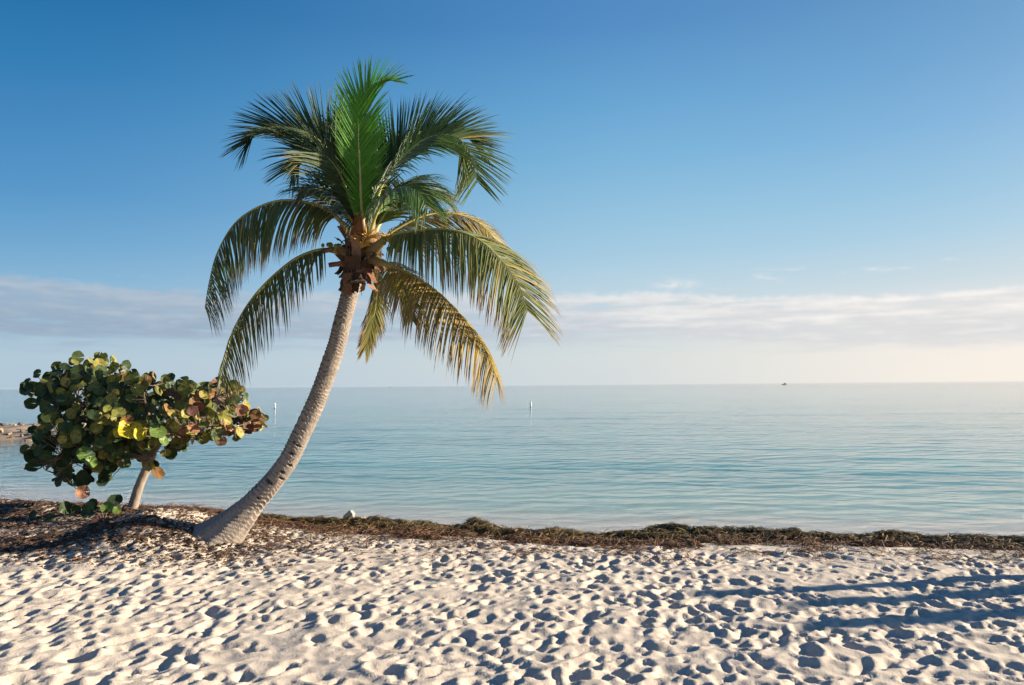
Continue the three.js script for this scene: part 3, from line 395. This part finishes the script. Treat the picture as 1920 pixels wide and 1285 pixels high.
{
  const base = V(-5.57, 0.2, -11), bush = thing('sea_grape_tree', 'small spreading sea grape tree with round green and russet leaves', 'tree', base.toArray());
  const outline = [[-1.61, 1.87], [-1.38, 2.1], [-1.11, 2.2], [-0.8, 2.31], [-0.55, 2.41], [-0.29, 2.27], [-0.01, 2.15], [0.54, 2.06], [0.86, 1.95], [1.17, 1.92], [1.41, 2.0], [1.66, 1.94], [1.61, 1.69], [1.8, 1.53], [2.0, 1.45], [1.96, 1.22], [1.73, 1.1], [1.5, 1.01], [1.18, 1.09], [0.79, 1.01], [0.64, 0.84], [0.33, 0.65], [-0.1, 0.65], [-0.37, 0.54], [-0.52, 0.31], [-0.75, 0.31], [-0.94, 0.35], [-1.22, 0.5], [-1.45, 0.74], [-1.47, 0.97], [-1.32, 1.28], [-1.29, 1.51], [-1.55, 1.67]].map(([x, y]) => [x < -0.5 ? -0.5 + (x + 0.5) * 0.9 : x, (y < 0.8 && x < 0 ? 0.8 - (0.8 - y) * 0.85 : y) + 0.07]);
  const inside = (x, y) => { let s = false; for (let i = 0, j = outline.length - 1; i < outline.length; j = i++) { const [a, b] = outline[i], [c, d] = outline[j]; if ((b > y) !== (d > y) && x < (c - a) * (y - b) / (d - b) + a) s = !s; } return s; };
  const edge = (x, y) => { let m = 9; for (let i = 0, j = outline.length - 1; i < outline.length; j = i++) { const [a, b] = outline[i], [c, d] = outline[j], t = cl(((x - a) * (c - a) + (y - b) * (d - b)) / ((c - a) ** 2 + (d - b) ** 2)); m = Math.min(m, Math.hypot(x - a - t * (c - a), y - b - t * (d - b))); } return m; };
  const barkG = tube([V(-0.06, -0.2, 0), V(0, 0.07, 0), V(0.06, 0.3, 0), V(0.13, 0.5, 0.02), V(0.24, 0.78, 0), V(0.28, 0.95, -0.05)], (t, a) => mix(0.078, 0.056, t) * (1 + 0.4 * ss(0.25, 0, t)) * (1 + 0.08 * noise(a < 3.14 ? a * 1.5 : (6.28 - a) * 1.5, t * 12)), 20, { steps: 40, round: 0.4 });
  tinted(barkG, (x, y, z) => { const b = 1 + 0.3 * fbm(x * 20, y * 14 + z * 9, 4); return [0.26 * b, 0.205 * b, 0.16 * b]; });
  part('trunk', barkG, new THREE.MeshStandardMaterial({ vertexColors: true, roughness: 0.9 }), bush);
  const r = rng(31), tips = [];
  const limbs = [[[0.26, 0.85, 0], [0.0, 1.2, 0.2], [-0.45, 1.6, 0.3], [-0.95, 1.9, 0.25]], [[0.26, 0.85, 0], [-0.25, 1.05, 0.4], [-0.7, 0.98, 0.5], [-1.0, 0.86, 0.4]], [[0.28, 0.92, 0], [0.2, 1.35, -0.2], [-0.2, 1.85, -0.3], [-0.5, 2.15, -0.2]], [[0.28, 0.92, 0], [0.6, 1.2, 0.25], [1.05, 1.35, 0.4], [1.6, 1.35, 0.3]], [[0.28, 0.92, 0], [0.55, 1.35, -0.1], [0.9, 1.65, -0.1], [1.35, 1.82, 0]], [[0.28, 0.92, 0], [0.4, 1.4, 0.3], [0.35, 1.75, 0.4], [0.3, 1.95, 0.3]], [[0.2, 0.8, 0], [-0.2, 1.0, -0.4], [-0.8, 1.3, -0.5], [-1.2, 1.6, -0.4]], [[-0.5, 1.0, 0.5], [-0.68, 0.85, 0.5], [-0.78, 0.74, 0.45], [-0.86, 0.68, 0.4]], [[-0.75, 0.95, 0.5], [-0.95, 0.85, 0.35], [-1.05, 0.78, 0.3], [-1.1, 0.74, 0.25]]];
  for (const l of limbs) { const p = l.map((q) => V(...q)); part('branch', tube(p, [0.042, 0.034, 0.024, 0.011], 8), branchMat, bush); const c = new THREE.CatmullRomCurve3(p); for (let k = 3; k <= 10; k++) tips.push(c.getPointAt(k / 10)); }
  const spots = [];
  const pushLeaf = (x, y, z, o = {}) => spots.push({ x, y, z, s: o.s ?? 0.06 + 0.042 * r(), m: o.m, n: o.n });
  let guard = 0;
  while (spots.length < 1100 && guard++ < 30000) {
    const x = -1.65 + 3.7 * r(), y = 0.35 + 2.15 * r(); if (!inside(x, y)) continue; const e = edge(x, y); if (e < 0.10) continue;
    const dep = 0.18 + 0.95 * Math.pow(Math.min(1, e / 0.6), 0.6); let z = (r() * 2 - 1); z = Math.sign(z) * Math.pow(Math.abs(z), 0.6) * dep;
    if (fbm(x * 2.3 + 5, y * 2.3 + z * 1.1, 2) < -0.2) continue;
    pushLeaf(x, y, z);
  }
  for (const [x, y] of outline) for (let k = 0; k < 2; k++) { const f = 0.08 + 0.07 * r(); pushLeaf(mix(x, 0.1, f) + (r() - 0.5) * 0.06, mix(y, 1.3, f), (r() - 0.5) * 0.3, { n: [(r() - 0.5) * 0.8, 0.35 + (r() - 0.5) * 0.6, 0.9] }); }
  for (const [x, y, z, s, m, n] of [[0.48, 1.36, 1.02, 0.15, 7, [0.6, 0.45, 0.6]], [0.38, 1.33, 1.05, 0.11, 7, [0.1, 0.7, 0.7]], [0.6, 1.30, 1.0, 0.10, 7, [0.8, 0.25, 0.5]], [-0.12, 1.02, 0.98, 0.11, 8, [0.4, 0.5, 0.7]], [-0.04, 0.93, 1.0, 0.09, 8, [0.7, 0.35, 0.5]], [-0.28, 1.32, 0.95, 0.09, 8, [0.4, 0.6, 0.6]], [0.82, 1.32, 0.95, 0.10, 8, [0.5, 0.3, 0.7]], [0.88, 1.20, 0.92, 0.085, 8, [0.75, 0.3, 0.45]], [0.52, 0.70, 0.3, 0.105, 4, [0.6, 0.1, 0.75]], [-0.42, 0.46, 0.5, 0.10, 5, [0.65, 0.1, 0.7]]]) pushLeaf(x, y, z, { s, m, n });
  const put = (o, m, s) => {                                                 // a leaf hangs outwards from its stalk
    const n = s.n ? V(...s.n) : V(s.x * 0.15 + 0.55 + (r() - 0.5) * 1.8, 0.35 + (r() - 0.5) * 1.0, 0.42 + s.z * 0.5 + (r() - 0.5) * 1.5); n.normalize();
    const d = V(s.x * 0.6 + (r() - 0.5), -0.25 + (r() - 0.5) * 0.7, s.z * 0.6 + (r() - 0.5)); d.addScaledVector(n, -d.dot(n)).normalize();
    const X = V(0, 0, 0).crossVectors(n, d); o.makeBasis(X, n, d).scale(V(s.s, s.s, s.s)).setPosition(V(s.x, s.y, s.z).addScaledVector(d, -s.s * 0.9)); return o;
  };
  const pick = (s) => { if (s.m !== undefined) return s.m; const q = r() * 0.86 + 0.21 * (s.x + 0.25) + 0.10 * (s.y - 1.4); return q < 0.32 ? 0 : q < 0.52 ? 1 : q < 0.76 ? 2 : q < 0.92 ? 3 : q < 1.02 ? 4 : q < 1.12 ? 5 : 6; };
  // the leaves that show: outermost ones as single leaves, the ones deep inside as one mass
  const rank = spots.map((s, i) => [s.z + (edge(s.x, s.y) < 0.2 ? 0.6 : 0) + (s.m !== undefined ? 9 : 0), i]).sort((a, b) => b[0] - a[0]);
  const M = new THREE.Matrix4(), inner = {};
  rank.forEach(([, i], k) => {
    const s = spots[i], mi = pick(s), g = grape.geos[Math.floor(r() * 6)]; put(M, mi, s);
    if (k < 300) { const m = part('leaf', g, grape.mats[mi], bush); M.decompose(m.position, m.quaternion, m.scale); m.scale.x *= 0.82 + 0.3 * r(); if (mi === 7) m.userData.label = 'bright yellow dying leaf'; } else (inner[mi] ??= []).push(g.clone().applyMatrix4(M));
  });
  const groups = Object.entries(inner), merged = mergeGeometries(groups.map(([, a]) => mergeGeometries(a)), true);
  const mass = part('inner_foliage', merged, groups.map(([mi]) => grape.mats[mi]), bush); mass.userData.kind = 'stuff';
  const gs = []; for (const s of spots) { let best = tips[0], bd = 9; for (const t of tips) { const d = Math.hypot(t.x - s.x, t.y - s.y, t.z - s.z); if (d < bd) { bd = d; best = t; } } if (bd < 0.9 && r() < 0.6) gs.push(tube([best.clone(), best.clone().lerp(V(s.x, s.y - 0.05, s.z), 0.5).add(V(0, -0.03, 0)), V(s.x, s.y - 0.04, s.z)], [0.008, 0.006, 0.004], 4, { steps: 4 })); }
  const tw = part('twigs', mergeGeometries(gs), branchMat, bush); tw.userData.kind = 'stuff';
}
// seedlings at the foot of the tree
{
  const r = rng(91);
  const seed = (x, z, label, leaves) => {
    for (const q of leaves) { q[1] *= 0.7; } const y = groundY(x, z), t = thing('sea_grape_seedling', label, 'plant', [x, y - 0.02, z], 'seedlings under the sea grape tree');
    for (const [lx, ly, lz, s, m, n, d] of leaves) {
      part('stem', tube([V(lx * 0.1, -0.05, 0), V(lx * 0.4, ly * 0.5, lz * 0.5), V(lx, ly, lz)], [0.007, 0.006, 0.004], 5, { steps: 6 }), branchMat, t);
      const N = V(...n).normalize(), D = V(...d); D.addScaledVector(N, -D.dot(N)).normalize(); const o = new THREE.Matrix4().makeBasis(V(0, 0, 0).crossVectors(N, D), N, D).scale(V(s, s, s)).setPosition(lx, ly, lz);
      const l = part('leaf', grape.geos[Math.floor(r() * 6)], grape.mats[m], t); o.decompose(l.position, l.quaternion, l.scale);
    }
  };
  seed(-5.72, -10.55, 'low seedling clump of dark and lime leaves beside the small trunk', [[0.10, 0.16, 0.12, 0.085, 8, [0.2, 0.2, 0.9], [0, 1, 0]], [-0.08, 0.2, -0.05, 0.12, 0, [-0.2, 0.8, 0.5], [-0.5, 0.3, 0.3]], [-0.15, 0.18, 0.0, 0.11, 0, [-0.3, 0.4, 0.8], [-0.8, 0.2, 0]], [0.03, 0.24, -0.1, 0.11, 0, [0.1, 0.6, 0.7], [0.2, 0.6, 0]], [0.2, 0.12, 0.06, 0.06, 8, [0.5, 0.2, 0.8], [0.2, 1, 0]], [0.26, 0.06, 0.12, 0.06, 2, [0.3, 0.5, 0.7], [0.3, -0.6, 0.4]], [0.0, 0.08, 0.16, 0.09, 6, [0.1, 0.6, 0.7], [0.2, -0.2, 0.6]]]);
  seed(-6.14, -10.9, 'lone seedling holding one glossy upright green leaf', [[0.03, 0.13, 0, 0.075, 0, [0.4, 0.1, 0.9], [0.45, 1, 0]], [-0.02, 0.07, 0.05, 0.06, 1, [0.3, 0.2, 0.9], [0.3, 0.8, 0.2]]]);
  seed(-6.62, -10.75, 'spread seedling of dark round leaves lying near the sand', [[-0.12, 0.07, 0.05, 0.105, 0, [-0.4, 0.3, 0.85], [-0.9, 0, 0.1]], [-0.02, 0.06, 0.1, 0.10, 0, [0.1, 0.4, 0.9], [0.3, -0.1, 0.2]], [0.24, 0.09, 0, 0.10, 0, [0.8, 0.1, 0.5], [0.1, 1, 0]], [0.32, 0.1, -0.04, 0.07, 0, [0.5, 0.1, 0.8], [0.5, 0.6, 0]], [0.14, 0.03, 0.12, 0.06, 3, [0.2, 0.7, 0.5], [0.3, 0, 0.7]]]);
}

// ---------------------------------------------------------------- wrack line, litter, stones
{
  const r = rng(51), m4 = new THREE.Matrix4(), q = new THREE.Quaternion(), eu = new THREE.Euler();
  // matted weed: a lumpy bank along the waterline
  const bank = (x, z) => {
    const off = z - shoreZ(x);                                              // metres landward of the waterline
    const w = mix(2.5, 1.95, ss(-5, 6, x)) + 1.1 * fbm(x * 0.7, 4.4, 4), core = mix(1, ss(-0.22, 0.12, fbm(x * 0.9 + 60, z * 2.2, 4)), ss(0.6, 1.2, off)) * ss(0.1, 0.5, off) * ss(w, w * 0.75, off) * mix(1, 0.42, ss(0.7, 1.5, off));
    const humps = 0.42 + 1.25 * fbm(x * 1.15, z * 2.0 + 20, 4) + 0.5 * fbm(x * 4, z * 5, 2);
    const tuft = 0.10 * Math.exp(-(((x + 0.58) / 0.16) ** 2) - (((off - 0.5) / 0.22) ** 2)) + 0.07 * Math.exp(-(((x - 5.4) / 0.2) ** 2) - (((off - 0.45) / 0.2) ** 2)) + 0.05 * Math.exp(-(((x + 1.5) / 0.25) ** 2) - (((off - 0.4) / 0.2) ** 2)) + 0.05 * Math.exp(-(((x - 2.4) / 0.4) ** 2) - (((off - 0.5) / 0.25) ** 2));
    return core * Math.max(0, humps) * 0.125 * (x < -4.5 ? 0.45 : 1) + tuft - 0.035 + 0.032 * core * (x > -4.5);
  };
  const g = new THREE.Group(); g.name = 'seaweed_wrack'; g.userData = { kind: 'stuff', label: 'brown band of washed up seaweed along the waterline', category: 'seaweed' }; scene.add(g);
  const xs = lines(-11, 11, 0.04, 1.2, 1.2, -40, 40), zs = []; for (let z = -16; z <= -9; z += 0.035) zs.push(z);
  const bg = sheet(xs, zs, (x, z) => land(x, z) + bank(x, z) + 0.012 * noise(x * 14, z * 14));
  tinted(bg, (x, y, z) => { const n = fbm(x * 3, z * 5, 4), k = ss(-0.4, 0.5, n), a = ss(0.9, 1.7, z - shoreZ(x)); return [mix(mix(0.015, 0.06, k), 0.06, a), mix(mix(0.011, 0.04, k), 0.032, a), mix(mix(0.005, 0.012, k), 0.016, a)]; });
  part('matted_weed', bg, new THREE.MeshStandardMaterial({ vertexColors: true, roughness: 0.95 }), g);
  const blade = new THREE.BufferGeometry(), bp = [], bi = []; for (let s = 0; s <= 4; s++) { const u = s / 4, w = 0.5 * (1 - 0.7 * u * u), y = 0.30 * Math.sin(u * 2.6); bp.push(-w * 0.045, y, u - 0.5, w * 0.045, y + 0.02, u - 0.5); if (s < 4) { const a = s * 2; bi.push(a, a + 1, a + 2, a + 2, a + 1, a + 3); } } blade.setAttribute('position', new THREE.Float32BufferAttribute(bp, 3)); blade.setIndex(bi); blade.computeVertexNormals();
  const weed = [], N = 95000; let tries = 0;
  while (weed.length < N && tries++ < 900000) { const x = -10.5 + 21 * r(), off = -0.1 + 3.6 * r(), z = shoreZ(x) + off, b = bank(x, z); if (b < -0.012 && r() > 0.42 * ss(3.4, 1.4, off) * ss(-0.2, 0.4, fbm(x * 1.7, z * 2.5, 3))) continue; weed.push([x, Math.max(land(x, z) + b, groundY(x, z)), z, off, b]); }
  const wm = new THREE.InstancedMesh(blade, new THREE.MeshStandardMaterial({ color: 0xffffff, roughness: 0.8, side: THREE.DoubleSide }), weed.length); wm.name = 'weed_strand'; wm.userData.kind = 'stuff';
  const c = new THREE.Color();
  weed.forEach(([x, y, z, off, b], i) => { const s = 0.07 + 0.15 * r() * r() + 0.05 * r(); eu.set((r() - 0.5) * 1.2, r() * 6.28, (r() - 0.5) * 1.2); q.setFromEuler(eu); m4.compose(V(x, y + 0.004 + 0.02 * r() * (b > 0), z), q, V(s * (0.7 + 0.7 * r()), s * (0.3 + 0.7 * r()), s)); wm.setMatrixAt(i, m4); const t = r(), dry = ss(0.7, 1.6, off + (r() - 0.5) * 0.6); c.setRGB(mix(mix(0.025, 0.27, t * t), mix(0.04, 0.20, t), dry), mix(mix(0.019, 0.18, t * t), mix(0.019, 0.095, t), dry), mix(mix(0.006, 0.032, t), mix(0.01, 0.035, t), dry)); wm.setColorAt(i, c); });
  add(wm, g);
  // dry leaves and bark crumbs round the trees
  const fleck = new THREE.BufferGeometry(); fleck.setAttribute('position', new THREE.Float32BufferAttribute([-0.5, 0, 0, -0.15, 0.12, -0.42, 0.5, 0.05, -0.05, 0.12, 0.16, 0.4, -0.25, 0.1, 0.3], 3)); fleck.setIndex([0, 4, 1, 1, 4, 3, 1, 3, 2]); fleck.computeVertexNormals();
  const lit = [], dens = (x, z) => { const a = ss(-0.05, 0.5, fbm(x * 0.9 + 4, z * 1.8, 4) + 0.12), tree = ss(-2.2, -4.2, x) * ss(-8.6, -9.4, z) * ss(-13, -11.8, z); return Math.max(tree * (0.32 + 0.68 * a), 0.10 * ss(-1.6, -3.2, shoreZ(x) - z - 0) * ss(4.4, 2.6, z - shoreZ(x)) * ss(0.0, -4, x)); };
  tries = 0; while (lit.length < 85000 && tries++ < 1500000) { const x = -10.5 + 12 * r(), z = -13 + 5 * r(); if (r() < dens(x, z)) lit.push([x, z]); }
  const lm = new THREE.InstancedMesh(fleck, new THREE.MeshStandardMaterial({ color: 0xffffff, roughness: 0.9, side: THREE.DoubleSide }), lit.length); lm.name = 'leaf_litter'; lm.userData = { kind: 'stuff', label: 'scattered brown leaf litter on the sand bank round the trees', category: 'litter' };
  lit.forEach(([x, z], i) => { const s = 0.010 + 0.05 * Math.pow(r(), 6) + 0.014 * r(); eu.set((r() - 0.5) * 0.9, r() * 6.28, (r() - 0.5) * 0.9); q.setFromEuler(eu); m4.compose(V(x, groundY(x, z) + 0.004, z), q, V(s * (0.7 + 2.2 * r() * r()), s, s)); lm.setMatrixAt(i, m4); const t = r(); c.setRGB(mix(0.04, 0.18, t), mix(0.02, 0.095, t), mix(0.012, 0.05, t)); lm.setColorAt(i, c); });
  add(lm, scene);

  // whitish stones in the wrack
  const lime = new THREE.MeshStandardMaterial({ color: lin(0.5, 0.45, 0.35), roughness: 0.95 });
  for (const [x, off, y, sx, sy, sz, ry, lab, sd] of [[-2.93, 0.35, 0.05, 0.44, 0.17, 0.3, 0.3, 'broad flat white coral stone lying in the seaweed', 3], [-2.74, 0.42, 0.14, 0.19, 0.27, 0.18, 1.1, 'upright white coral stone leaning on the broad flat one', 5], [-2.5, 0.40, 0.08, 0.15, 0.16, 0.14, 2, 'small pale coral stone half in shade beside the seaweed', 8]]) {
    const z = shoreZ(x) + off, t = thing('coral_stone', lab, 'stone', [x, land(x, z) + y, z], 'coral stones in the wrack'); t.rotation.y = ry; const m = part('stone_body', lump(sd, 0.5, 3), lime, t); m.scale.set(sx, sy, sz);
  }
  const dl = thing('dry_leaf', 'single orange dry leaf lying on open sand', 'leaf', [-5.2, groundY(-5.2, -8.95) + 0.012, -8.95]); const lf = part('leaf_blade', grape.geos[2], new THREE.MeshStandardMaterial({ color: lin(0.36, 0.15, 0.06), roughness: 0.8, side: THREE.DoubleSide }), dl); lf.scale.set(0.05, 0.05, 0.055); lf.rotation.set(-0.15, 1.2, 0.1);
}
// rubble spit on the far side of the bay
{
  const t = thing('rubble_breakwater', 'low tan rubble breakwater across the water behind the sea grape', 'breakwater', [-23.2, SEA, -37]);
  const r = rng(61), geos = [11, 12, 13, 14, 15].map((s) => lump(s, 0.5, 2)), mats = [[0.16, 0.115, 0.075], [0.21, 0.155, 0.10], [0.10, 0.075, 0.055], [0.25, 0.19, 0.13]].map(([a, b, c]) => new THREE.MeshStandardMaterial({ color: lin(a, b, c), roughness: 0.95 }));
  const spit = (x, z) => { const e = Math.min(ss(0, 4.2, 5.2 - z + 0.5 * fbm(x * 0.4, 2, 3)), ss(0, 3, z + 8.4), ss(0, 6, 8 - x - 0.25 * Math.abs(z))); return -0.5 + e * 0.86 + 0.22 * fbm(x * 0.7, z * 0.7, 4) * e + 0.05 * noise(x * 4, z * 4); };
  const top = sheet(lines(-16, 8, 0.25, 2, 2, -17, 9), lines(-8, 5.6, 0.25, 2, 2, -9, 6), spit);
  tinted(top, (x, y, z) => { const k = fbm(x * 0.5 + 3, z * 0.9, 4), m = ss(-0.3, 0.4, k); return [mix(0.13, 0.30, m), mix(0.10, 0.23, m), mix(0.075, 0.165, m)]; });
  part('rubble_top', top, new THREE.MeshStandardMaterial({ vertexColors: true, roughness: 0.95 }), t);
  for (let k = 0; k < 260; k++) { const x = -15 + 22 * r(), z = k < 170 ? 1.2 + 3.2 * r() : -7.5 + 9 * r(), y = spit(x, z); if (y < -0.25) continue; const m = part('rock', geos[k % 5], mats[Math.floor(r() * 4)], t); m.position.set(x, y + 0.02, z); m.rotation.set(r() * 6, r() * 6, r() * 6); const s = 0.16 + 0.3 * r() * r(); m.scale.set(s * 1.4, s * 0.8, s * 1.2); }
}
// marker buoys
{
  const white = new THREE.MeshStandardMaterial({ color: lin(0.78, 0.78, 0.76), roughness: 0.45 }), band = new THREE.MeshStandardMaterial({ color: lin(0.55, 0.13, 0.03), roughness: 0.5 }), dark = new THREE.MeshStandardMaterial({ color: lin(0.04, 0.045, 0.05), roughness: 0.6 });
  for (const [x, z, lab, rx] of [[-26.4, -83.2, 'white spar buoy floating upright between the two trees', 0.03], [1.95, -80.1, 'white spar buoy floating on open water clear of the palm', -0.02]]) {
    const b = thing('spar_buoy', lab, 'buoy', [x, SEA, z], 'white marker buoys'); b.rotation.z = rx; b.scale.setScalar(0.7);
    part('float_body', new THREE.LatheGeometry([[0.001, -0.6], [0.10, -0.55], [0.12, -0.1], [0.12, 0.70], [0.10, 0.80], [0.06, 0.86], [0.001, 0.88]].map(([a, y]) => new THREE.Vector2(a, y)), 20), white, b);
    part('band', new THREE.CylinderGeometry(0.124, 0.124, 0.07, 20), band, b).position.y = 0.5;
    part('waterline_collar', new THREE.CylinderGeometry(0.135, 0.135, 0.08, 20), dark, b).position.y = 0.06;
    part('top_ring', new THREE.TorusGeometry(0.05, 0.012, 6, 14), dark, b).position.y = 0.92;
  }
  // far boats
  const hull = (l, w, h) => { const s = new THREE.Shape(); s.moveTo(-l / 2, h); s.lineTo(l / 2, h * 1.35); s.quadraticCurveTo(l * 0.42, h * 0.3, l * 0.34, 0); s.lineTo(-l / 2 + 0.2, 0); s.closePath(); const g = new THREE.ExtrudeGeometry(s, { depth: w, bevelEnabled: true, bevelSize: 0.12, bevelThickness: 0.25, bevelSegments: 2 }); g.translate(0, 0, -w / 2); const p = g.attributes.position; for (let i = 0; i < p.count; i++) { const k = ss(l * 0.1, l * 0.5, p.getX(i)); p.setZ(i, p.getZ(i) * (1 - 0.92 * k) * (0.7 + 0.3 * cl(p.getY(i) / h))); } g.computeVertexNormals(); return g; };
  const boat = (x, z, s, lab, hm, cm, turn) => {
    const b = thing('motor_boat', lab, 'boat', [x, SEA, z], 'boats far out at sea'); b.scale.setScalar(s); b.rotation.y = turn;
    part('hull', hull(8, 2.4, 1.1), hm, b).position.y = -0.25; const cab = part('cabin', new THREE.BoxGeometry(2.2, 1.5, 1.8), cm, b); cab.position.set(0.3, 1.5, 0); part('roof', new THREE.BoxGeometry(2.9, 0.12, 2.1), cm, b).position.set(0.2, 2.32, 0);
    part('mast', new THREE.CylinderGeometry(0.05, 0.06, 1.4, 8), dark, b).position.set(0, 3.05, 0); part('engine', new THREE.BoxGeometry(0.5, 1.0, 0.6), dark, b).position.set(-4.15, 0.75, 0);
    for (const sz of [-0.92, 0.92]) part('window', new THREE.BoxGeometry(1.5, 0.5, 0.05), dark, cab).position.set(0, 0.25, sz);
  };
  const navy = new THREE.MeshStandardMaterial({ color: lin(0.04, 0.05, 0.055), roughness: 0.5 });
  boat(430, -1180, 1.1, 'dark motor boat on the horizon over open water', navy, navy, 0.3);
  boat(-230, -1400, 0.4, 'tiny dark boat on the horizon close behind the palm', navy, navy, 2.6);
  boat(-560, -850, 0.8, 'low white motor boat far out behind the sea grape', white, white, 0.2);
}
// worn piles beyond the edge of the view: their long shadows cross the sand
{
  const wood = new THREE.MeshStandardMaterial({ color: lin(0.22, 0.17, 0.13), roughness: 0.95 }), r = rng(71);
  for (const [x, z, h, rad, lab] of [[8.3, -8.62, 2.15, 0.125, 'tallest weathered timber pile standing in the sand'], [8.0, -8.08, 1.75, 0.125, 'weathered timber pile between two others in the sand'], [8.2, -7.50, 1.85, 0.145, 'thick weathered timber pile at the landward end of its row']]) {
    const p = thing('timber_pile', lab, 'post', [x, groundY(x, z) - 0.3, z], 'timber piles in the sand'), s = r() * 9;
    part('pile_shaft', tube([V(0, 0, 0), V(0.02, h * 0.5, 0.01), V(0, h + 0.2, 0.02), V(0, h + 0.3, 0.02)], (t, a) => rad * (1 - 0.12 * t) * (1 + 0.05 * Math.sin(a * 7 + s) + 0.05 * noise(a < 3.14 ? a * 2 : (6.28 - a) * 2, t * 5 + s)), 18, { steps: 30 }), wood, p);
    part('iron_band', new THREE.TorusGeometry(rad * 0.96, 0.018, 6, 24).rotateX(Math.PI / 2), new THREE.MeshStandardMaterial({ color: lin(0.09, 0.05, 0.035), roughness: 0.8, metalness: 0.4 }), p).position.set(0, h * 0.9, 0.015);
  }
}
scene.updateMatrixWorld(true);
renderer.render(scene, camera);
